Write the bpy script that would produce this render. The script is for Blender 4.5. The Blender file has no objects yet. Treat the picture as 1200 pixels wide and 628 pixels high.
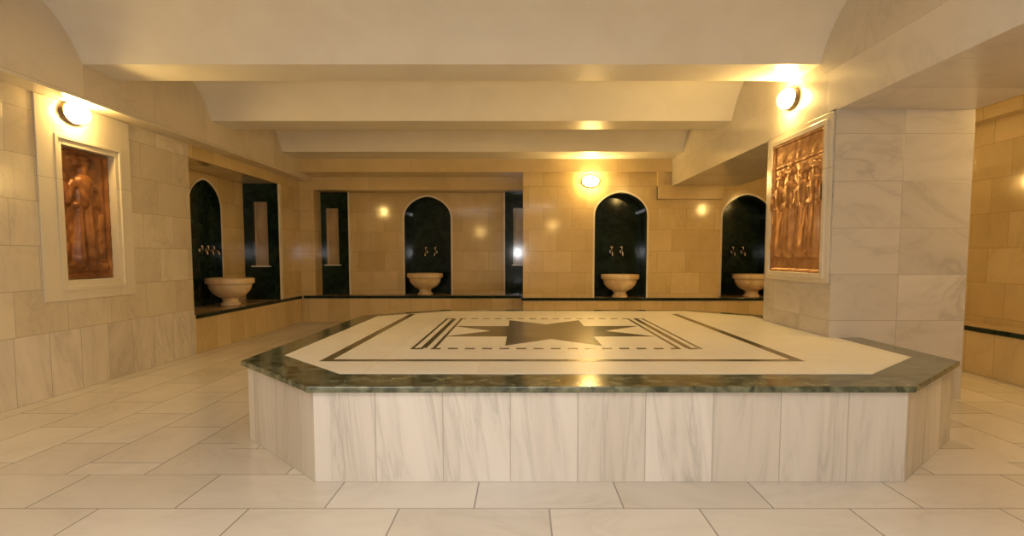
import bpy, math, random
from mathutils import Vector
random.seed(7)
SC = bpy.context.scene
COL = SC.collection
PI = math.pi

# ------------------------------------------------------------------ materials
def new_mat(name):
    m = bpy.data.materials.new(name)
    m.use_nodes = True
    nt = m.node_tree
    b = nt.nodes['Principled BSDF']
    return m, nt, b

def N(nt, t, **kw):
    n = nt.nodes.new(t)
    for k, v in kw.items():
        setattr(n, k, v)
    return n

def mathn(nt, op, a, b=None):
    n = N(nt, 'ShaderNodeMath', operation=op)
    for i, v in enumerate((a, b)):
        if v is None:
            continue
        if isinstance(v, (int, float)):
            n.inputs[i].default_value = v
        else:
            nt.links.new(v, n.inputs[i])
    return n.outputs[0]

def mixc(nt, f, a, b, mode='MIX'):
    n = N(nt, 'ShaderNodeMix', data_type='RGBA', blend_type=mode)
    for i, v in ((0, f), (6, a), (7, b)):
        if isinstance(v, (int, float)):
            n.inputs[i].default_value = v
        elif isinstance(v, tuple):
            n.inputs[i].default_value = (*v, 1)
        else:
            nt.links.new(v, n.inputs[i])
    return n.outputs[2]

def ramp(nt, fac, pts):
    r = N(nt, 'ShaderNodeValToRGB')
    e = r.color_ramp.elements
    e[0].position, e[0].color = pts[0][0], (*pts[0][1], 1)
    e[1].position, e[1].color = pts[1][0], (*pts[1][1], 1)
    for p, c in pts[2:]:
        x = e.new(p); x.color = (*c, 1)
    nt.links.new(fac, r.inputs[0])
    return r.outputs[0]

def marble(name, light, dark, vein, tw, th, off=(0, 0), rough=.14, shift=.5, joint=.004,
           spread=1.0, veins=.55, jointc=.55, stretch=(1.0, 1.0, 1.0), coat=0.0, turn=1.6, vscale=2.6):
    """polished marble tiles: per-tile tone, own veins in each tile, fine joints"""
    m, nt, b = new_mat(name)
    uv = N(nt, 'ShaderNodeUVMap')
    mp = N(nt, 'ShaderNodeMapping')
    mp.inputs['Location'].default_value = (off[0], off[1], 0)
    nt.links.new(uv.outputs[0], mp.inputs[0])
    br = N(nt, 'ShaderNodeTexBrick', offset=shift, offset_frequency=2)
    br.inputs['Color1'].default_value = (0, 0, 0, 1)
    br.inputs['Color2'].default_value = (1, 1, 1, 1)
    br.inputs['Mortar'].default_value = (.5, .5, .5, 1)
    br.inputs['Scale'].default_value = 1
    br.inputs['Mortar Size'].default_value = joint
    br.inputs['Mortar Smooth'].default_value = .3
    br.inputs['Brick Width'].default_value = tw
    br.inputs['Row Height'].default_value = th
    nt.links.new(mp.outputs[0], br.inputs[0])
    sep = N(nt, 'ShaderNodeSeparateColor')
    nt.links.new(br.outputs['Color'], sep.inputs[0])
    rnd = sep.outputs[0]
    # vein coordinates, offset and turned per tile
    rot = N(nt, 'ShaderNodeVectorRotate', rotation_type='Z_AXIS')
    nt.links.new(mp.outputs[0], rot.inputs['Vector'])
    nt.links.new(mathn(nt, 'MULTIPLY', mathn(nt, 'SUBTRACT', rnd, .5), turn), rot.inputs['Angle'])
    st = N(nt, 'ShaderNodeMapping')
    st.inputs['Scale'].default_value = stretch
    nt.links.new(rot.outputs[0], st.inputs[0])
    seed = mathn(nt, 'MULTIPLY', rnd, 37.0)
    n1 = N(nt, 'ShaderNodeTexNoise', noise_dimensions='4D')
    n1.inputs['Scale'].default_value = vscale
    n1.inputs['Detail'].default_value = 5
    n1.inputs['Roughness'].default_value = .6
    n1.inputs['Distortion'].default_value = .9
    nt.links.new(st.outputs[0], n1.inputs['Vector']); nt.links.new(seed, n1.inputs['W'])
    v = mathn(nt, 'ABSOLUTE', mathn(nt, 'SUBTRACT', n1.outputs[0], .5))
    vm = ramp(nt, v, [(0.0, (1, 1, 1)), (.035, (.35, .35, .35)), (.11, (0, 0, 0))])
    n2 = N(nt, 'ShaderNodeTexNoise', noise_dimensions='4D')
    n2.inputs['Scale'].default_value = 1.3
    n2.inputs['Detail'].default_value = 3
    nt.links.new(st.outputs[0], n2.inputs['Vector']); nt.links.new(seed, n2.inputs['W'])
    cloud = ramp(nt, n2.outputs[0], [(.35, (0, 0, 0)), (.7, (1, 1, 1))])
    tone = mathn(nt, 'MULTIPLY', rnd, spread)
    tone = mathn(nt, 'ADD', mathn(nt, 'MULTIPLY', tone, .75), mathn(nt, 'MULTIPLY', cloud, .35))
    tone.node.use_clamp = True
    c = mixc(nt, tone, light, dark)
    c = mixc(nt, mathn(nt, 'MULTIPLY', mathn(nt, 'MULTIPLY', vm, cloud), veins), c, vein)
    c = mixc(nt, br.outputs['Fac'], c, tuple(x * jointc for x in dark))
    nt.links.new(c, b.inputs['Base Color'])
    b.inputs['Roughness'].default_value = rough
    b.inputs['Coat Weight'].default_value = coat
    bp = N(nt, 'ShaderNodeBump')
    bp.inputs['Strength'].default_value = .25
    bp.inputs['Distance'].default_value = .004
    bp.invert = True
    nt.links.new(br.outputs['Fac'], bp.inputs['Height'])
    nt.links.new(bp.outputs[0], b.inputs['Normal'])
    return m

def stone(name, c1, c2, scale=6, rough=.2, detail=4, metallic=0.0, bump=0.0, spec=.5, lo=.35, hi=.65):
    """plain mottled surface in object space"""
    m, nt, b = new_mat(name)
    tc = N(nt, 'ShaderNodeTexCoord')
    n = N(nt, 'ShaderNodeTexNoise')
    n.inputs['Scale'].default_value = scale
    n.inputs['Detail'].default_value = detail
    n.inputs['Distortion'].default_value = .6
    nt.links.new(tc.outputs['Object'], n.inputs['Vector'])
    c = ramp(nt, n.outputs[0], [(lo, c1), (hi, c2)])
    nt.links.new(c, b.inputs['Base Color'])
    b.inputs['Roughness'].default_value = rough
    b.inputs['Metallic'].default_value = metallic
    b.inputs['Specular IOR Level'].default_value = spec
    if bump:
        bp = N(nt, 'ShaderNodeBump')
        bp.inputs['Strength'].default_value = bump
        bp.inputs['Distance'].default_value = .01
        nt.links.new(n.outputs[0], bp.inputs['Height'])
        nt.links.new(bp.outputs[0], b.inputs['Normal'])
    return m

def glow(name, col, strength):
    m, nt, b = new_mat(name)
    b.inputs['Base Color'].default_value = (.9, .88, .8, 1)
    b.inputs['Roughness'].default_value = .3
    b.inputs['Emission Color'].default_value = (*col, 1)
    b.inputs['Emission Strength'].default_value = strength
    return m

WL, WD, WV = (.80, .74, .63), (.60, .53, .43), (.36, .33, .30)
HL, HD, HV = (.72, .57, .31), (.57, .43, .21), (.44, .31, .15)  # same marble as the front, with warm lamp light tinted into its colour
M = {}
M['wall'] = marble('white_wall_marble', (.75, .68, .54), (.58, .50, .37), WV, .50, .335, off=(.02, .163), stretch=(1.6, 1, 1), rough=.17, veins=.45, jointc=.75, joint=.003)
M['slab'] = marble('white_slab_marble', (.80, .74, .65), (.54, .48, .40), (.30, .27, .24), .325, .60, off=(.02, 0), shift=0, stretch=(3.2, .8, 1), rough=.2, spread=.9, veins=.45, jointc=.75, joint=.003)
M['pslab'] = marble('platform_slab_marble', (.80, .765, .72), (.62, .57, .50), (.33, .32, .29), .327, .60, off=(.03, 0), shift=0, stretch=(3.5, .35, 1), rough=.25, spread=1.1, veins=.65, jointc=.75, joint=.003, turn=.35)
M['floor'] = marble('floor_marble', (.79, .755, .70), (.63, .585, .51), (.46, .42, .36), .655, .40, off=(.203, .30), stretch=(.8, 2.0, 1), rough=.2, spread=.8, veins=.35, jointc=.5)
M['pillar'] = marble('pillar_marble', (.67, .625, .56), (.54, .495, .43), (.33, .30, .27), .52, .35, off=(.26, .09), shift=0, stretch=(.7, 1.7, 1), rough=.22, veins=.65, jointc=.8, joint=.003, turn=1.1, vscale=1.7)
M['beam'] = marble('beam_marble', (.70, .65, .57), (.60, .55, .47), (.42, .39, .34), 2.4, 1.4, off=(.2, .3), stretch=(.8, 1.2, 1), rough=.22, veins=.45, jointc=.85, joint=.002, vscale=1.6)
M['upper'] = marble('upper_wall_marble', (.76, .69, .57), (.62, .55, .43), (.44, .39, .31), .9, .7, off=(.2, .45), stretch=(1, 1, 1), rough=.2, veins=.4, jointc=.82, joint=.0025)
M['warmlit'] = marble('warmlit_wall_marble', HL, HD, HV, .45, .335, off=(.1, .163), stretch=(1.4, 1, 1), rough=.09, veins=.4, jointc=.75, joint=.003)
M['warmlit_plain'] = marble('warmlit_plain_marble', HL, HD, HV, 1.6, .9, off=(.1, .3), stretch=(1.2, 1, 1), rough=.2, veins=.25, jointc=.85, joint=.002)
M['warmlit_slab'] = marble('warmlit_slab_marble', HL, HD, HV, .34, .60, off=(.1, 0), shift=0, stretch=(2.6, .8, 1), rough=.16, veins=.4, jointc=.7, joint=.003)
M['plain'] = marble('pale_lining_marble', (.74, .68, .56), (.64, .57, .45), (.55, .49, .40), 1.2, 1.15, off=(.3, .35), stretch=(1, 1, 1), rough=.2, veins=.25, joint=.002)
M['top'] = marble('platform_top_marble', (.88, .85, .78), (.82, .78, .69), (.62, .56, .47), .6, .6, off=(.1, .1), shift=0, rough=.38, spread=.6, veins=.3, jointc=.85, joint=.002)
M['ledge'] = stone('ledge_brown_marble', (.42, .30, .17), (.56, .42, .25), 3, .18)
M['green'] = stone('dark_green_marble', (.006, .015, .011), (.018, .036, .026), 9, .09, spec=.15)
M['rimgreen'] = stone('rim_green_marble', (.035, .045, .024), (.27, .28, .18), 13, .14, lo=.36, hi=.74, detail=9)
M['inlay'] = stone('brown_green_inlay', (.115, .098, .055), (.20, .165, .085), 5, .22)
M['dash'] = stone('grey_inlay', (.11, .09, .055), (.18, .15, .09), 8, .25)
M['ceil'] = stone('ceiling_plaster', (.79, .755, .68), (.83, .80, .73), 2.5, .42)
M['copper'] = stone('dark_copper_relief', (.14, .050, .018), (.33, .135, .045), 4.5, .34, detail=6, metallic=.35, bump=.25)
M['bronze'] = stone('tan_copper_relief', (.40, .19, .075), (.60, .33, .15), 9, .30, detail=6, metallic=.5, bump=.25)
M['basin'] = stone('basin_marble', (.62, .45, .25), (.80, .66, .44), 5, .2)
M['inset'] = stone('polished_light_inset', (.40, .29, .17), (.52, .39, .24), 3, .10)
M['pale'] = stone('pale_edging', (.74, .66, .52), (.80, .73, .60), 5, .2)
M['shelf'] = stone('white_shelf', (.80, .77, .70), (.86, .83, .77), 5, .15)
M['metal'] = stone('tap_chrome', (.72, .66, .62), (.85, .80, .76), 5, .2, metallic=1.0)
M['ring'] = stone('lamp_ring_bronze', (.08, .05, .03), (.13, .085, .05), 12, .35, metallic=.6)
M['white'] = stone('white_plastic', (.82, .80, .76), (.86, .84, .80), 5, .3)
M['cap'] = stone('grey_cap', (.35, .34, .33), (.42, .41, .40), 8, .4)
WARM = (1.0, .64, .20)
M['bulb_dim'] = glow('lit_dim_glass', WARM, 60)
M['bulb'] = glow('lit_warm_glass', WARM, 150)
M['fill_glow'] = glow('fill_diffuser', (1.0, .97, .95), 7)  # glow of the added fill panels

# ------------------------------------------------------------------ mesh builder
class MB:
    def __init__(s):
        s.v, s.f, s.uv, s.mi, s.sm, s.mats = [], [], [], [], [], []
    def mat(s, m):
        if m not in s.mats:
            s.mats.append(m)
        return s.mats.index(m)
    def face(s, pts, m, uv=None, smooth=False):
        i0 = len(s.v)
        pts = [Vector(p) for p in pts]
        s.v += [tuple(p) for p in pts]
        s.f.append(tuple(range(i0, i0 + len(pts))))
        if uv is None:
            n = Vector((0, 0, 0))
            for a in range(len(pts)):
                p, q = pts[a], pts[(a + 1) % len(pts)]
                n += Vector(((p.y - q.y) * (p.z + q.z), (p.z - q.z) * (p.x + q.x), (p.x - q.x) * (p.y + q.y)))
            n.normalize()
            if abs(n.z) > .75:
                uv = [(p.x, p.y) for p in pts]
            else:
                t = Vector((-n.y, n.x, 0)).normalized()
                if abs(n.x) > .95: t = Vector((0, 1, 0))
                if abs(n.y) > .95: t = Vector((1, 0, 0))
                uv = [(p.dot(t), p.z) for p in pts]
        s.uv.append(uv); s.mi.append(s.mat(m)); s.sm.append(smooth)
    def box(s, x0, x1, y0, y1, z0, z1, m):
        P = lambda x, y, z: (x, y, z)
        s.face([P(x0,y0,z0),P(x0,y1,z0),P(x1,y1,z0),P(x1,y0,z0)], m)
        s.face([P(x0,y0,z1),P(x1,y0,z1),P(x1,y1,z1),P(x0,y1,z1)], m)
        s.face([P(x0,y0,z0),P(x1,y0,z0),P(x1,y0,z1),P(x0,y0,z1)], m)
        s.face([P(x1,y1,z0),P(x0,y1,z0),P(x0,y1,z1),P(x1,y1,z1)], m)
        s.face([P(x0,y1,z0),P(x0,y0,z0),P(x0,y0,z1),P(x0,y1,z1)], m)
        s.face([P(x1,y0,z0),P(x1,y1,z0),P(x1,y1,z1),P(x1,y0,z1)], m)
    def prism(s, poly, z0, z1, m, side=None, bottom=True):
        """vertical prism over a counter-clockwise outline; side faces carry running lengths in u"""
        side = side or m
        s.face([(x, y, z1) for x, y in poly], m)
        if bottom:
            s.face([(x, y, z0) for x, y in reversed(poly)], m)
        L = 0
        for i in range(len(poly)):
            (x0, y0), (x1, y1) = poly[i], poly[(i + 1) % len(poly)]
            d = math.hypot(x1 - x0, y1 - y0)
            s.face([(x0,y0,z0),(x1,y1,z0),(x1,y1,z1),(x0,y0,z1)], side, [(L,z0),(L+d,z0),(L+d,z1),(L,z1)])
            L += d
    def lathe(s, prof, m, seg=40, ax=(0, 0, 0), sx=1, sy=1):
        """profile (r, z) turned about z"""
        ring = [[(ax[0] + r * sx * math.cos(2*PI*k/seg), ax[1] + r * sy * math.sin(2*PI*k/seg), ax[2] + z) for k in range(seg)] for r, z in prof]
        for a in range(len(prof) - 1):
            for k in range(seg):
                k2 = (k + 1) % seg
                if prof[a][0] < 1e-6:
                    s.face([ring[a][0], ring[a+1][k2], ring[a+1][k]], m, smooth=True)
                elif prof[a+1][0] < 1e-6:
                    s.face([ring[a][k], ring[a][k2], ring[a+1][0]], m, smooth=True)
                else:
                    s.face([ring[a][k], ring[a][k2], ring[a+1][k2], ring[a+1][k]], m, smooth=True)
    def tube(s, path, r, m, seg=12):
        path = [Vector(p) for p in path]
        rad = r if isinstance(r, (list, tuple)) else [r] * len(path)
        rings = []
        for i, p in enumerate(path):
            d = (path[min(i+1, len(path)-1)] - path[max(i-1, 0)]).normalized()
            a = d.cross(Vector((1, 0, 0)))
            if a.length < .1: a = d.cross(Vector((0, 1, 0)))
            a.normalize(); b = d.cross(a)
            rings.append([p + (a*math.cos(2*PI*k/seg) + b*math.sin(2*PI*k/seg)) * rad[i] for k in range(seg)])
        for i in range(len(path) - 1):
            for k in range(seg):
                k2 = (k+1) % seg
                s.face([rings[i][k], rings[i][k2], rings[i+1][k2], rings[i+1][k]], m, smooth=True)
        s.face(list(reversed(rings[0])), m); s.face(rings[-1], m)
    def build(s, name, parent=None, bevel=0.0, loc=None):
        me = bpy.data.meshes.new(name)
        # weld coincident corners of smooth faces
        key, vs, remap = {}, [], []
        for i, v in enumerate(s.v):
            k = (round(v[0], 5), round(v[1], 5), round(v[2], 5))
            if k not in key:
                key[k] = len(vs); vs.append(v)
            remap.append(key[k])
        faces, keep = [], []
        for i, f in enumerate(s.f):
            g = []
            for a in f:
                if remap[a] not in g: g.append(remap[a])
            if len(g) == len(f):
                faces.append(g); keep.append(i)
        me.from_pydata(vs, [], faces)
        for m in s.mats: me.materials.append(m)
        uvl = me.uv_layers.new(name='UVMap')
        li = 0
        for p, i in zip(me.polygons, keep):
            p.material_index = s.mi[i]; p.use_smooth = s.sm[i]
            for c in s.uv[i]:
                uvl.data[li].uv = c; li += 1
        me.update()
        o = bpy.data.objects.new(name, me)
        COL.objects.link(o)
        if parent: o.parent = parent
        if loc: o.location = loc
        if bevel:
            b = o.modifiers.new('soft edges', 'BEVEL')
            b.width = bevel; b.segments = 2; b.limit_method = 'ANGLE'; b.angle_limit = math.radians(40)
        return o

def thing(name, label, cat, loc=(0, 0, 0), rz=0, group=None):
    o = bpy.data.objects.new(name, None)
    COL.objects.link(o)
    o.empty_display_size = .1
    o.location = loc; o.rotation_euler = (0, 0, rz)
    o['label'] = label; o['category'] = cat
    if group: o['group'] = group
    return o

def dup(root, loc, rz, label, group=None):
    r = root.copy(); COL.objects.link(r)
    r.location = loc; r.rotation_euler = (0, 0, rz); r['label'] = label
    if group: r['group'] = group
    for ch in list(root.children):
        c = ch.copy(); COL.objects.link(c); c.parent = r
        for g in list(ch.children):
            d = g.copy(); COL.objects.link(d); d.parent = c
    return r

def struct(mb, name, bevel=0):
    o = mb.build(name, bevel=bevel); o['kind'] = 'structure'; return o

# ------------------------------------------------------------------ main dimensions (metres; camera stands at the origin)
XL, XU = -3.65, -3.44            # left wall face, upper wall face above its lip
XB0, XB1, XP = 2.35, 3.20, 3.38            # right-hand beam and pillar
HB = 2.60                        # underside of the ceiling beams
LIP, BLIP = 2.325, 2.40
HN = 2.185                       # lintel height of the recesses and of the right beam
SEAT = .44
YN0, YN1 = 6.56, 9.00            # left recess
XNB = -4.17                      # its back wall
YB, YBN, YNB = 9.30, 9.80, 10.20 # block wall, lintel over back recess, back of the recess
YR = 9.75                        # wall at far right
XA, XAB = 4.55, 4.25             # aisle wall, aisle bench face
YF = -1.7
XFL, XFR = XNB - .3, XA + .3
TOPZ = 3.25

# arches: flattened round arch with a slight point
def arch_pts(w, rise, n=24):
    pts = []
    for i in range(n + 1):
        t = -1 + 2 * i / n
        t = math.copysign(1 - (1 - abs(t)) ** 1.6, t) if abs(t) < 1 else t
        y = (1 - abs(t) ** 1.65) ** (1 / 2.05) if abs(t) < 1 else 0
        pts.append((t * w, y * rise))
    return pts

def arch_wall(mb, F, u0, u1, v0, v1, uc, w, spring, top, m):
    """wall face with an arched opening that starts at v0; F(u, v) gives the point in space"""
    A = [(uc + a, spring + b) for a, b in arch_pts(w, top - spring)]
    q = lambda P: mb.face([F(*p) for p in P], m, list(P))
    q([(u0, v0), (uc - w, v0), (uc - w, v1), (u0, v1)])
    q([(uc + w, v0), (u1, v0), (u1, v1), (uc + w, v1)])
    for a, b in zip(A[:-1], A[1:]):
        q([a, b, (b[0], v1), (a[0], v1)])

# ------------------------------------------------------------------ floor
mb = MB()
m = M['floor']
def fl(x0, x1, y0, y1, swap):
    P = [(x0, y0), (x1, y0), (x1, y1), (x0, y1)]
    mb.face([(x, y, 0) for x, y in P], m, [((y, x) if swap else (x, y)) for x, y in P])
fl(XFL, XFR, YF - .2, 2.90, False)
fl(XFL, -1.66, 2.90, 10.5, True)
fl(-1.66, 2.6, 2.90, 10.5, False)
fl(2.6, XFR, 2.90, 10.5, True)
struct(mb, 'floor')

# ------------------------------------------------------------------ ceiling: barrel vaults across the room between flat beams
mb = MB()
c = M['ceil']
prof = []
y = 4.74 - 4 * 1.94
VW, VH = 1.50, .43
VR = ((VW/2)**2 + VH**2) / (2*VH); VA = math.asin(VW/2/VR)
while y < 8.7:
    prof += [(y, HB), (y + .44, HB)]
    n = 22
    for i in range(1, n):
        a = -VA + 2 * VA * i / n
        prof.append((y + .44 + VW/2 + VR * math.sin(a), HB + VH - VR + VR * math.cos(a)))
    y += 1.94
prof = [p for p in prof if p[0] < 9.06] + [(9.30, HB)]
for i, (a, b) in enumerate(zip(prof[:-1], prof[1:])):
    flat = abs(a[1] - HB) < 1e-6 and abs(b[1] - HB) < 1e-6
    mb.face([(XU - .1, a[0], a[1]), (XU - .1, b[0], b[1]), (XB0 + .1, b[0], b[1]), (XB0 + .1, a[0], a[1])], c, smooth=not flat)
o = struct(mb, 'ceiling')
# sharp edges between vault and beam
me = o.data
for e in me.edges:
    va, vb = (me.vertices[i].co for i in e.vertices)
    if abs(va.y - vb.y) < 1e-4 and abs(va.z - HB) < 1e-4:
        e.use_edge_sharp = True
mb = MB()   # flat ceiling over the aisle
mb.box(XB1 - .05, XFR, YF - .2, YR + .2, 2.62, 2.80, c)
struct(mb, 'ceiling')

# ------------------------------------------------------------------ left wall
mb = MB()
w, sl, pl, hy = M['wall'], M['slab'], M['plain'], M['warmlit']
RY0, RY1, RZ0, RZ1 = 4.74, 5.36, .905, 1.985        # opening for the left relief
def lw(y0, y1, z0, z1, m):
    mb.face([(XL, y0, z0), (XL, y1, z0), (XL, y1, z1), (XL, y0, z1)], m)
lw(YF, YN0, 0, .505, sl)
lw(YF, RY0, .505, 2.6, w); lw(RY1, YN0, .505, 2.6, w)
lw(RY0, RY1, .505, RZ0, w); lw(RY0, RY1, RZ1, 2.6, w)
d = XL - .10
mb.face([(d, RY0, RZ0), (d, RY1, RZ0), (d, RY1, RZ1), (d, RY0, RZ1)], pl)
mb.face([(XL, RY0, RZ0), (d, RY0, RZ0), (d, RY0, RZ1), (XL, RY0, RZ1)], pl)
mb.face([(d, RY1, RZ0), (XL, RY1, RZ0), (XL, RY1, RZ1), (d, RY1, RZ1)], pl)
mb.face([(XL, RY0, RZ0), (XL, RY1, RZ0), (d, RY1, RZ0), (d, RY0, RZ0)], pl)
mb.face([(d, RY0, RZ1), (d, RY1, RZ1), (XL, RY1, RZ1), (XL, RY0, RZ1)], pl)
# recess: near side, back with arched opening, lintel, far side and the pier beyond it
mb.face([(XNB, YN0, 0), (XL, YN0, 0), (XL, YN0, HN), (XNB, YN0, HN)], hy)
LNC, LNW, LNS, LNT = 7.85, .40, 1.74, 2.10
arch_wall(mb, lambda u, v: (XNB, u, v), YN0, YN1, SEAT, HN + .1, LNC, LNW, LNS, LNT, hy)
mb.box(XNB - .05, XL, YN0, YN1, HN, 2.6, hy)
mb.face([(XL, YN1, 0), (XNB, YN1, 0), (XNB, YN1, HN), (XL, YN1, HN)], hy)
lw(YN1, YBN + .5, 0, 2.6, hy)
# upper wall with its lip
mb.box(XFL, XU, YF - .2, 10.3, LIP, TOPZ, M['upper'])
struct(mb, 'wall_left')

# ------------------------------------------------------------------ back wall
mb = MB()
BC, BW, BS, BT = 1.575, .41, 1.735, 2.095
arch_wall(mb, lambda u, v: (u, YB, v), .04, XB1 - .06, SEAT - .03, 2.6, BC, BW, BS, BT, hy)
mb.face([(.04, YBN + .08, 0), (.04, YB, 0), (.04, YB, 2.6), (.04, YBN + .08, 2.6)], hy)
mb.face([(XB1 - .06, YB, 0), (XB1 - .06, YR, 0), (XB1 - .06, YR, 2.62), (XB1 - .06, YB, 2.62)], hy)
# recess at the back left
NC, NW, NS, NT = -1.60, .40, 1.755, 2.115
arch_wall(mb, lambda u, v: (u, YNB, v), -3.55, .36, SEAT - .03, HN + .1, NC, NW, NS, NT, hy)
mb.box(XL - .02, -3.41, YBN, YNB + .06, 0, HN, hy)          # left jamb
mb.box(XL - .02, .04, YBN, YNB + .06, HN, 2.6, M['warmlit_plain'])          # lintel
mb.face([(.36, YNB, 0), (.36, YBN, 0), (.36, YBN, HN), (.36, YNB, HN)], hy)
mb.face([(.36, YBN + .08, 0), (.04, YBN + .08, 0), (.04, YBN + .08, HN), (.36, YBN + .08, HN)], hy)
mb.face([(.04, YBN, HN), (.04, YNB, HN), (.40, YNB, HN), (.40, YBN, HN)], hy)
# far right part
RC, RW, RS, RT = 3.72, .40, 1.74, 2.10
arch_wall(mb, lambda u, v: (u, YR, v), XB1 - .06, XA, SEAT - .03, 2.62, RC, RW, RS, RT, hy)
# upper wall with its lip
mb.box(XU, XB0, YB - .05, 10.3, BLIP, TOPZ, M['warmlit_plain'])
mb.box(XB1 - .06, XA, YR - .06, YR + .1, BLIP, 2.62, hy)
# short pilaster and corbel that carry the right-hand beam
mb.box(2.13, 2.24, YB - .06, YB, 1.985, BLIP, M['warmlit_plain'])
mb.box(2.13, XB1 - .06, YB - .10, YB, 1.985, HN, M['warmlit_plain'])
struct(mb, 'wall_back')

# ------------------------------------------------------------------ right: beam, pillar, aisle wall
pm = M['pillar']
PY0, PY1 = 4.46, 5.68
mb = MB()
mb.box(XB0, XP, YF - .2, YB, HN, TOPZ, M['beam'])
struct(mb, 'trim_1')
mb = MB()
mb.box(XB0, XP, PY0, PY1, 0, HN + .01, pm)
struct(mb, 'wall_pillar')
mb = MB()
mb.face([(XA, 10.3, 0), (XA, YF, 0), (XA, YF, 2.62), (XA, 10.3, 2.62)], hy)
mb.box(XA - .12, XFR, YF, YR, BLIP, 2.62, hy)
struct(mb, 'wall_right')
mb = MB()
mb.face([(XFR, YF, 0), (XFL, YF, 0), (XFL, YF, TOPZ), (XFR, YF, TOPZ)], w)
struct(mb, 'wall_front')

# ------------------------------------------------------------------ central marble platform
T = .48
plat = thing('marble_platform', 'large low octagonal marble platform with green rim and star inlay in the room centre', 'platform', (.47, 4.78, 0))
ox, oy = .47, 4.78
loc = lambda P: [(x - ox, y - oy) for x, y in P]
body = [(-1.0,2.80),(1.87,2.80),(2.57,3.46),(2.57,PY0-.004),(XB0-.004,PY0-.004),(XB0-.004,PY1+.004),(2.57,PY1+.004),(2.57,6.10),(1.90,6.75),(-.90,6.75),(-1.63,6.12),(-1.63,3.48)]
b = MB(); b.prism(loc(body), 0, T - .03, M['pslab'], bottom=False); b.build('base', plat)
rim = [(-1.02,2.765),(1.885,2.765),(2.60,3.445),(2.60,PY0-.004),(XB0-.004,PY0-.004),(XB0-.004,PY1+.004),(2.60,PY1+.004),(2.60,6.12),(1.915,6.785),(-.915,6.785),(-1.665,6.14),(-1.665,3.465)]
b = MB(); b.prism(loc(rim), T - .03, T, M['rimgreen']); b.build('rim', plat, bevel=.006)
inn = [(-.955,3.07),(1.85,3.06),(2.40,3.58),(2.40,PY0-.006),(XB0-.006,PY0-.006),(XB0-.006,PY1+.006),(2.40,PY1+.006),(2.40,6.04),(1.84,6.60),(-.84,6.60),(-1.475,6.04),(-1.475,3.65)]
b = MB(); b.prism(loc(inn), T - .002, T + .002, M['top']); b.build('top_slab', plat)
Z = T + .002
fx0, fx1, fy0, fy1 = -1.185, 1.675, 3.43, 6.25
b = MB(); h_ = .0012
b.box(fx0 - ox, fx1 - ox, fy0 - oy, fy0 + .062 - oy, Z, Z + h_, M['inlay'])
b.box(fx0 - ox, fx0 + .062 - ox, fy0 + .062 - oy, fy1 - oy, Z, Z + h_, M['inlay'])
b.box(fx1 - .062 - ox, fx1 - ox, fy0 + .062 - oy, fy1 - oy, Z, Z + h_, M['inlay'])
b.build('border_inlay', plat)
# three lines on the left and right of the star's field
sx0, sx1, sy0, sy1 = -.735, 1.215, 3.88, 5.82
for side in (0, 1):
    for k, (o_, t_) in enumerate(((0, .022), (.062, .040), (.142, .024))):
        b = MB()
        a = sx0 + o_ if side == 0 else sx1 - o_ - t_
        b.box(a - ox, a + t_ - ox, sy0 - oy + .05 * (k > 0), sy1 - oy - .05 * (k > 0), Z, Z + .0012, M['inlay'])
        b.build('inlay_line', plat)
# dashed rows in front of and behind the star
for yy in (sy0, sy1 - .052):
    n = 17; pitch = (sx1 - sx0) / n
    for k in range(n):
        a = sx0 + k * pitch
        b = MB()
        b.box(a + .02 - ox, a + .085 - ox, yy - oy, yy + .052 - oy, Z, Z + .0012, M['dash'])
        b.build('dash_inlay', plat)
b = MB()
R, r = .875, .470
cx, cy = .228 - ox, 4.84 - oy
pts = [((R if k % 2 == 0 else r) * math.cos(PI/8 + k*PI/8), (R if k % 2 == 0 else r) * math.sin(PI/8 + k*PI/8)) for k in range(16)]
b.prism([(cx + x, cy + y) for x, y in pts], Z, Z + .0014, M['inlay'])
b.build('star_inlay', plat)

# ------------------------------------------------------------------ benches with green nosing
def bench(name, label, base, riser_polys, top_poly, nosing, mriser):
    t = thing(name, label, 'bench', base)
    bx, by = base[0], base[1]
    b = MB()
    for (x0, x1, y0, y1) in riser_polys:
        b.box(x0 - bx, x1 - bx, y0 - by, y1 - by, 0, SEAT - .04, mriser)
    b.build('riser', t)
    b = MB()
    for (x0, x1, y0, y1) in top_poly:
        b.box(x0 - bx, x1 - bx, y0 - by, y1 - by, SEAT - .04, SEAT, M['ledge'])
    b.build('seat_top', t)
    b = MB()
    for (x0, x1, y0, y1) in nosing:
        b.box(x0 - bx, x1 - bx, y0 - by, y1 - by, SEAT - .042, SEAT + .002, M['green'])
    b.build('nosing', t, bevel=.004)
    return t
bench('stone_bench', 'long low marble bench with dark green edge along the left wall recess', (-3.9, 7.8, 0),
      [(XNB + .002, XL + .012, YN0 + .002, YN1 - .002), (XL + .002, XL + .012, YN1 - .002, YBN - .06)],
      [(XNB + .002, XL + .012, YN0 + .002, YN1 - .002), (XL + .002, XL + .012, YN1 - .002, YBN - .06)],
      [(XL + .012, XL + .032, YN0 + .002, YBN - .062)], M['warmlit_slab'])
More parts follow.
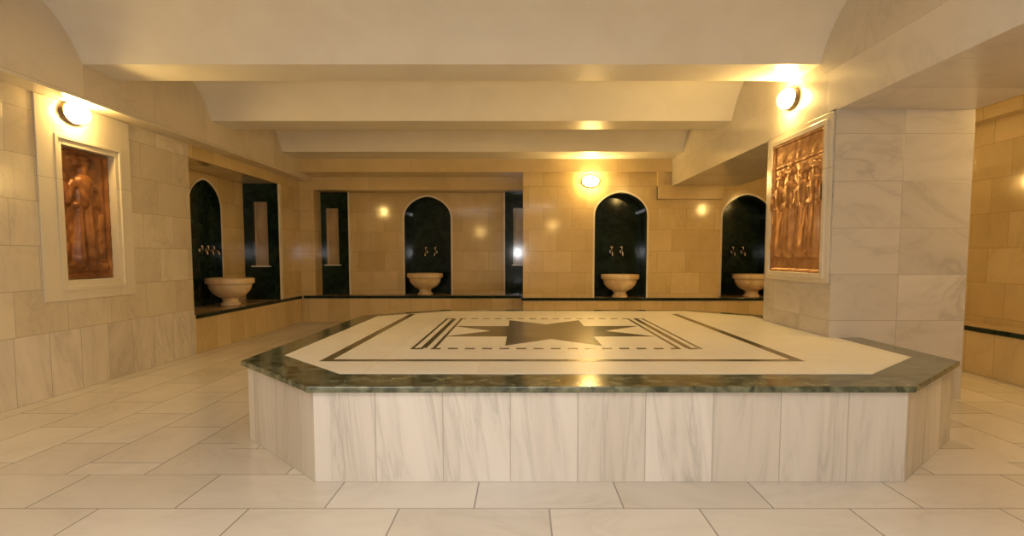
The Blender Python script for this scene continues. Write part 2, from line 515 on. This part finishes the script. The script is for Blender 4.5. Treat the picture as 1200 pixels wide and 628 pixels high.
bench('stone_bench', 'wide marble bench with dark green edge running along the back wall under three basins', (.3, 9.6, 0),
      [(XL + .04, .036, YBN - .01, YBN + .001), (-3.405, .036, YBN, YNB - .002), (.036, XAB - .03, YB - .03, YB - .002), (XB1 - .05, XAB - .03, YB - .002, YR - .002)],
      [(XL + .04, .036, YBN - .01, YBN - .002), (-3.405, .036, YBN - .002, YNB - .002), (.044, XAB - .03, YB - .03, YB - .002), (XB1 - .05, XAB - .03, YB - .002, YR - .002)],
      [(XL + .04, .016, YBN - .03, YBN - .01), (.016, .036, YB - .05, YBN - .01), (.036, XAB - .03, YB - .05, YB - .03)], M['warmlit_slab'])
bench('stone_bench', 'marble bench with dark edge against the warm-lit wall right of the pillar', (4.4, 5.0, 0),
      [(XAB, XA - .002, YF + .01, YR - .01)],
      [(XAB, XA - .002, YF + .01, YR - .01)],
      [(XAB - .022, XAB, YF + .01, YR - .01)], M['warmlit_slab'])

# ------------------------------------------------------------------ arched niches lined in dark green marble
def make_niche(w, spring, top, depth, label, loc, rz):
    """local: opening centred on x, facing -y, base at z = 0"""
    t = thing('arched_niche', label, 'niche', loc, rz, 'dark green arched niches behind the basins')
    s0, r0 = spring - loc[2], top - spring
    A = [(-w, 0)] + [(a, s0 + b) for a, b in arch_pts(w, r0)] + [(w, 0)]
    wi = w - .012
    B = [(-wi, 0)] + [(a, s0 + b) for a, b in arch_pts(wi, r0 - .012)] + [(wi, 0)]
    b = MB(); g = M['green']
    for i in range(len(A) - 1):
        a0, a1, b0, b1 = A[i], A[i+1], B[i], B[i+1]
        b.face([(b0[0], 0, b0[1]), (b1[0], 0, b1[1]), (b1[0], depth, b1[1]), (b0[0], depth, b0[1])], g)
        b.face([(a0[0], 0, a0[1]), (a1[0], 0, a1[1]), (b1[0], 0, b1[1]), (b0[0], 0, b0[1])], g)
        b.face([(a1[0], 0, a1[1]), (a0[0], 0, a0[1]), (a0[0], depth, a0[1]), (a1[0], depth, a1[1])], g)
    b.face([(-w, 0, 0), (w, 0, 0), (w, depth, 0), (-w, depth, 0)], M['ledge'])
    b.build('lining', t)
    b = MB()
    b.face([(x, depth, z) for x, z in A], g)
    b.face([(x, depth + .03, z) for x, z in reversed(A)], g)
    for i in range(len(A) - 1):
        b.face([(A[i][0], depth, A[i][1]), (A[i+1][0], depth, A[i+1][1]), (A[i+1][0], depth + .03, A[i+1][1]), (A[i][0], depth + .03, A[i][1])], g)
    b.build('back_panel', t)
    # thin pale edging round the opening
    C = [(-w - .028, 0)] + [(a, s0 + bb) for a, bb in arch_pts(w + .028, r0 + .028)] + [(w + .028, 0)]
    b = MB(); e = M['pale']
    for i in range(len(A) - 1):
        a0, a1, c0, c1 = A[i], A[i+1], C[i], C[i+1]
        b.face([(c0[0], -.006, c0[1]), (c1[0], -.006, c1[1]), (a1[0], -.006, a1[1]), (a0[0], -.006, a0[1])][::-1], e)
        b.face([(a0[0], -.006, a0[1]), (a1[0], -.006, a1[1]), (a1[0], .002, a1[1]), (a0[0], .002, a0[1])], e)
        b.face([(c1[0], -.006, c1[1]), (c0[0], -.006, c0[1]), (c0[0], .0, c0[1]), (c1[0], .0, c1[1])], e)
    b.build('edging', t)
    return t
ND = .42
Z0 = SEAT + .001
n_block = make_niche(BW, BS, BT, ND, 'dark green arched niche right of the lamp on the back wall', (BC, YB, Z0), 0)
n_nook = make_niche(NW, NS, NT, .36, 'dark green arched niche between two tall dark panels at the back', (NC, YNB, Z0), 0)
n_right = make_niche(RW, RS, RT, .40, 'dark green arched niche beside the pillar, partly behind it', (RC, YR, Z0), 0)
n_left = make_niche(LNW, LNS, LNT, .08, 'dark green arched niche in the left wall recess', (XNB, LNC, Z0), PI/2)

# ------------------------------------------------------------------ basins
def make_basin(label, loc, R):
    t = thing('washbasin', label, 'basin', loc, 0, 'marble basins in front of the green niches')
    k = R / .30
    P = lambda L: [(r * k, z) for r, z in L]
    b = MB()
    b.lathe(P([(0,.098),(.09,.098),(.130,.106),(.180,.132),(.222,.172),(.250,.215),(.262,.250),(.264,.272),(.270,.282),(.288,.288),(.297,.296),(.300,.306),(.300,.354),(.296,.364),(.285,.367),
               (.262,.364),(.250,.352),(.244,.315),(.228,.250),(.185,.190),(.11,.158),(.03,.150),(0,.150)]), M['basin'])
    b.build('bowl', t)
    b = MB()
    b.lathe(P([(0,0),(.122,0),(.124,.006),(.124,.028),(.116,.036),(.104,.044),(.098,.060),(.100,.080),(.112,.096),(.116,.101),(0,.101)]), M['basin'])
    b.build('pedestal', t)
    b = MB()
    b.lathe(P([(0,.150),(.024,.150),(.026,.155),(.022,.158),(0,.158)]), M['metal'], 20)
    b.build('drain', t)
    return t
ba = make_basin('round marble basin on a foot below two bright taps, beneath the back wall lamp side', (BC + .015, 9.42, SEAT + .003), .305)
ba['label'] = 'round marble basin on a foot in the niche right of the back wall lamp'
dup(ba, (NC - .03, 10.06, SEAT + .003), .7, 'round marble basin on a foot between the two tall dark panels')
dup(ba, (3.755, 9.56, SEAT + .003), 1.6, 'round marble basin on a foot next to the pillar, rightmost of the basins')
dup(ba, (-3.885, LNC + .02, SEAT + .003), 2.1, 'round marble basin on a foot on the bench in the left wall recess')

# ------------------------------------------------------------------ taps
def make_tap(label, loc, rz):
    """local: wall at y = 0, spout towards -y"""
    t = thing('tap', label, 'tap', loc, rz, 'small wall taps above the basins')
    t.scale = (1.2, 1.2, 1.2)
    m = M['metal']
    b = MB(); b.tube([(0, 0, 0), (0, -.012, 0), (0, -.016, 0)], [.030, .030, .022], m, 20); b.build('flange', t)
    b = MB(); b.tube([(0, -.012, 0), (0, -.05, 0), (0, -.085, -.002), (0, -.108, -.016), (0, -.115, -.045), (0, -.115, -.062)], [.017, .017, .016, .015, .014, .016], m, 14); b.build('spout', t)
    b = MB(); b.tube([(0, -.045, .012), (0, -.045, .045), (0, -.045, .055)], [.014, .012, .018], m, 12)
    b.tube([(-.032, -.045, .060), (0, -.045, .062), (.032, -.045, .060)], [.008, .010, .008], m, 10); b.build('handle', t)
    return t
tz = 1.175
tp = None
tap_sets = [
    ((BC, YB + ND, 0), 0, (-.085, .085), 'in the niche right of the back wall lamp'),
    ((NC, YNB + .36, 0), 0, (-.085, .085), 'in the niche between the tall dark panels'),
    ((RC, YR + .40, 0), 0, (-.085, .085), 'in the niche beside the pillar'),
    ((XNB - .08, LNC + .11, 0), PI/2, (-.15, 0, .15), 'in the left wall recess niche'),
]
for base, rz, offs, where in tap_sets:
    for i, o_ in enumerate(offs):
        word = ('left', 'right')[i] if len(offs) == 2 else ('leftmost', 'middle', 'rightmost')[i]
        lab = '%s chrome wall tap above the basin %s' % (word, where)
        p = (base[0] + o_ * math.cos(rz), base[1] + o_ * math.sin(rz), tz)
        if tp is None:
            tp = make_tap(lab, p, rz)
        else:
            t2 = dup(tp, p, rz, lab)
            if len(offs) == 3: t2.scale = (.95, .95, .95)

# ------------------------------------------------------------------ tall green marble panels with a narrow light slot and shelf
def make_panel(label, loc, rz):
    """local: centred on x, facing -y, base at z = 0"""
    t = thing('green_panel', label, 'wall panel', loc, rz, 'tall dark green panels in the recesses')
    g = M['green']; W, H, th = .265, HN - SEAT - .006, .07
    s0, s1, v0, v1 = -.125, .10, .50, 1.47
    b = MB()
    b.box(-W, s0, -th, 0, 0, H, g); b.box(s1, W, -th, 0, 0, H, g)
    b.box(s0, s1, -th, 0, 0, v0, g); b.box(s0, s1, -th, 0, v1, H, g)
    b.build('panel_board', t)
    b = MB(); b.box(s0 + .03, s1 - .005, -.012, -.002, v0, v1, M['inset']); b.build('light_inset', t)
    b = MB(); b.box(s0 - .02, s1 + .035, -th - .05, -.014, v0 - .006, v0 + .012, M['shelf']); b.build('shelf', t, bevel=.003)
    b = MB()
    b.box(-W - .022, -W, -th - .004, 0, 0, H, M['pale']); b.box(W, W + .022, -th - .004, 0, 0, H, M['pale'])
    b.build('side_trim', t)
    return t
pa = make_panel('tall dark green panel with narrow light slot at the end of the left recess', ((XNB + XL) / 2 + .0, YN1 - .002, SEAT + .003), 0)
for ch in pa.children: pass
dup(pa, (-3.20 - .01, YNB - .002, SEAT + .003), 0, 'tall dark green panel with light slot left of the back recess basin')
dup(pa, (.0, YNB - .002, SEAT + .003), 0, 'tall dark green panel partly hidden by the back wall corner')
# ------------------------------------------------------------------ carved copper reliefs
def smooth(a, b, x):
    t = max(0, min(1, (x - a) / (b - a))); return t * t * (3 - 2 * t)
def capsule(u, v, x0, y0, x1, y1, r0, r1):
    dx, dy = x1 - x0, y1 - y0
    t = max(0, min(1, ((u - x0) * dx + (v - y0) * dy) / (dx*dx + dy*dy + 1e-9)))
    r = r0 + (r1 - r0) * t
    d = math.hypot(u - x0 - dx*t, v - y0 - dy*t) / r
    return r * math.sqrt(max(0, 1 - d*d)) if d < 1 else 0
def figure(u, v, x, s, lean=0.0, arm=1):
    """robed standing figure, height about 0.85*s, feet at v = 0"""
    u = (u - x) / s; v = v / s; u -= lean * v
    u *= arm / 1.22
    h = 0
    C = lambda *a: capsule(u, v, *a)
    h = max(h, C(0, .725, 0, .765, .042, .046))                        # face
    h = max(h, C(-.050, .800, .055, .806, .040, .036), C(-.01, .845, .02, .85, .030, .028))   # turban
    h = max(h, C(0, .64, 0, .47, .078, .062))                          # chest
    h = max(h, C(-.080, .625, .080, .620, .042, .042))                 # shoulders
    k = C(0, .44, .0, .04, .070, .120)                                 # robe
    if k:
        k = k * .8 + .016 * math.sin((u / (.09 + .06 * (1 - v))) * 9.5)
    h = max(h, k)
    h = max(h, C(-.062, .455, .062, .455, .030, .030) + .01 if C(-.062, .455, .062, .455, .030, .030) else 0)   # sash
    h = max(h, C(.110, .60, .150, .46, .034, .030), C(.150, .46, .02, .50, .030, .026))
    h = max(h, C(-.110, .60, -.145, .47, .034, .030), C(-.145, .47, -.165, .62, .028, .024))
    h = max(h, .7 * C(-.170, .66, -.168, .70, .030, .026))             # held vessel
    h = max(h, C(-.055, .012, -.02, .02, .026, .030), C(.05, .012, .09, .018, .030, .026))   # feet
    return h * s
def relief_mesh(W, H, fn, m, amp):
    b = MB(); nx, ny = int(W / .0065), int(H / .0065)
    g = [[(-W/2 + W*i/nx, -amp * fn(-W/2 + W*i/nx, H*j/ny), H*j/ny) for i in range(nx + 1)] for j in range(ny + 1)]
    for j in range(ny):
        for i in range(nx):
            b.face([g[j][i], g[j][i+1], g[j+1][i+1], g[j+1][i]], m, smooth=True)
    b.box(-W/2, W/2, .003, .02, 0, H, m)
    return b
def left_fn(u, v):
    h = figure(u, v - .15, -.0, 1.02, .02, 1)
    h = max(h, .55 * capsule(u, v, -.24, .10, .24, .10, .045, .045))
    h = max(h, .5 * capsule(u, v, -.20, .20, -.22, .62, .045, .03), .5 * capsule(u, v, .21, .22, .22, .55, .05, .03))
    h = max(h, .4 * capsule(u, v, -.12, 1.00, .14, .985, .035, .03))
    h += .004 * math.sin(21*u + 4*math.sin(9*v)) * math.sin(26*v + 3*math.sin(13*u)) 
    edge = min(u + .31, .31 - u, v, 1.08 - v)
    return h + (.03 if edge < .028 else 0)
def right_fn(u, v):
    h = 0
    for x, s, l, a in ((-.33, .80, .02, 1), (-.11, .84, -.02, -1), (.11, .81, .02, 1), (.33, .83, -.01, -1)):
        h = max(h, figure(u, v - .19, x, s, l, a))
    h = max(h, .6 * capsule(u, v, -.44, .155, .44, .155, .022, .022))
    h = max(h, .5 * capsule(u, v, -.44, .93, .44, .955, .022, .022))
    for i in range(9):
        x = -.36 + .09*i
        h = max(h, .5 * capsule(u, v, x, .985, x + .03, 1.0, .03, .03)) if i % 3 == 1 else h
    h += .003 * math.sin(24*u + 4*math.sin(9*v)) * math.sin(25*v + 3*math.sin(13*u))
    edge = min(u + .46, .46 - u, v, 1.13 - v)
    return h + (.022 if edge < .022 else 0)

# left relief, set back in the wall inside a stepped pale surround
t = thing('wall_relief', 'dark copper relief of one robed figure set back in the left wall', 'relief', (XL, (RY0 + RY1)/2, RZ0), PI/2)
b = relief_mesh(.612, 1.07, left_fn, M['copper'], .75); o = b.build('carved_panel', t); o.location = (0, .075, .005)
b = MB()
s0, s1, z0, z1 = -.30 - .255, .31 + .20, -.16, LIP - RZ0 - .004
hw, hh = (RY1 - RY0)/2, RZ1 - RZ0
def ring(b, x0, x1, z0, z1, X0, X1, Z0, Z1, y0, y1, m):
    b.box(x0, X0, y0, y1, z0, z1, m); b.box(X1, x1, y0, y1, z0, z1, m)
    b.box(X0, X1, y0, y1, z0, Z0, m); b.box(X0, X1, y0, y1, Z1, z1, m)
ring(b, s0, s1, z0, z1, -hw - .075, hw + .075, -.085, hh + .075, -.014, -.001, pl)
b.build('surround', t, bevel=.003)
b = MB()
ring(b, -hw - .075, hw + .075, -.085, hh + .075, -hw - .045, hw + .045, -.05, hh + .045, -.022, -.001, pl)
ring(b, -hw - .045, hw + .045, -.05, hh + .045, -hw, hw, 0, hh, -.010, -.001, pl)
b.build('moulding', t, bevel=.003)
# right relief on the pillar
t = thing('wall_relief', 'tan copper relief of a row of robed figures on the pillar side', 'relief', (XB0, (4.575 + 5.50)/2, .965), -PI/2)
b = relief_mesh(.92, 1.13, right_fn, M['bronze'], .62); o = b.build('carved_panel', t); o.location = (0, -.012, .0)
b = MB()
ring(b, -.565, .555, -.075, 1.215, -.505, .505, -.04, 1.17, -.018, -.001, pl)
ring(b, -.505, .505, -.04, 1.17, -.46, .46, 0, 1.13, -.034, -.001, pl)
b.build('frame', t, bevel=.003)

# ------------------------------------------------------------------ oval wall lamps
def make_lamp(label, loc, rz, glass):
    """local: wall at y = 0, facing -y"""
    t = thing('wall_lamp', label, 'lamp', loc, rz, 'oval bulkhead lamps on the walls')
    a, h = .140, .088
    def ov(prof, m, seg=44):
        b = MB()
        R_ = [[(r*a*math.cos(2*PI*k/seg), -d, r*h*math.sin(2*PI*k/seg)) for k in range(seg)] for r, d in prof]
        for i in range(len(prof) - 1):
            for k in range(seg):
                k2 = (k+1) % seg
                b.face([R_[i][k2], R_[i][k], R_[i+1][k], R_[i+1][k2]], m, smooth=True)
        b.face(R_[-1], m)
        return b
    ov([(.98, .001), (1.0, .004), (1.0, .026), (.96, .034), (.86, .036)], M['ring']).build('housing', t)
    ov([(.90, .034), (.90, .046), (.86, .066), (.76, .084), (.58, .098), (.36, .106), (.14, .108)], glass).build('glass', t)
    return t
l0 = make_lamp('lit oval lamp above the left wall relief', (XL + .014, 4.86, 2.25), PI/2, M['bulb'])
dup(l0, (XB0, 5.20, 2.455), -PI/2, 'lit oval lamp above the pillar relief')
dup(l0, (1.09, YB, 2.26), 0, 'lit oval lamp on the back wall left of an arched niche')
# lamps the photograph does not reach
dup(l0, (XA, 7.1, 2.20), -PI/2, 'added oval lamp on the aisle wall, hidden by the pillar')  # extra lamp added out of view to brighten the aisle
dup(l0, (XA, 3.9, 2.25), -PI/2, 'lit oval lamp on the aisle wall, ahead of the pillar')
l1 = make_lamp('lit oval lamp on the front wall behind the camera, left of the middle', (-1.5, YF, 2.0), PI, M['bulb_dim'])
dup(l1, (1.1, YF, 2.15), PI, 'lit oval lamp on the front wall behind the camera, right of the middle')
# added neutral fill panels, out of view, that hang below the vault over the entrance end
def make_fill_panel(label, loc):
    t = thing('fill_panel', label, 'added fill light', loc, 0, 'added flat fill lights at the entrance end')
    b = MB(); b.box(-.62, .62, -.32, .32, 0, .05, M['white']); b.build('housing', t)
    b = MB(); b.box(-.60, .60, -.30, .30, -.006, -.001, M['fill_glow']); b.build('diffuser', t)
    b = MB(); b.tube([(-.5, 0, .05), (-.5, 0, .40)], .008, M['cap']); b.build('rod', t)
    b = MB(); b.tube([(.5, 0, .05), (.5, 0, .40)], .008, M['cap']); b.build('rod', t)
    return t
pl0 = make_fill_panel('added flat white fill light above the left of the entrance end', (-1.6, .1, 2.62))
dup(pl0, (.4, .1, 2.62), 0, 'added flat white fill light above the middle of the entrance end')

# the photographer's flash beside the camera
fl_ = bpy.data.lights.new('camera_flash', 'POINT'); fo = bpy.data.objects.new('camera_flash', fl_); COL.objects.link(fo)
fo.location = (-.10, -.05, 1.22)
fl_.energy = 66; fl_.color = (.96, .96, 1.0); fl_.shadow_soft_size = .06

# ------------------------------------------------------------------ world, camera, colour management
wd = bpy.data.worlds.new('World'); SC.world = wd; wd.use_nodes = True
wd.node_tree.nodes['Background'].inputs[0].default_value = (.5, .4, .28, 1)
wd.node_tree.nodes['Background'].inputs[1].default_value = .02

cam = bpy.data.cameras.new('Camera'); co = bpy.data.objects.new('Camera', cam); COL.objects.link(co)
co.location = (0, 0, 1.1)
co.rotation_euler = (PI/2 - math.atan(50/690), 0, 0)
cam.sensor_width = 36; cam.lens = 36 * 690 / 1200
cam.shift_x = -10 / 1200; cam.shift_y = 36 / 1200
cam.clip_start = .02
SC.camera = co

SC.view_settings.view_transform = 'Standard'
SC.view_settings.look = 'None'
SC.view_settings.gamma = 1
SC.view_settings.use_curve_mapping = False
SC.view_settings.exposure = .16
SC.cycles.use_denoising = True
SC.cycles.sample_clamp_indirect = 6
SC.cycles.max_bounces = 10
SC.cycles.diffuse_bounces = 6
SC.cycles.blur_glossy = .5
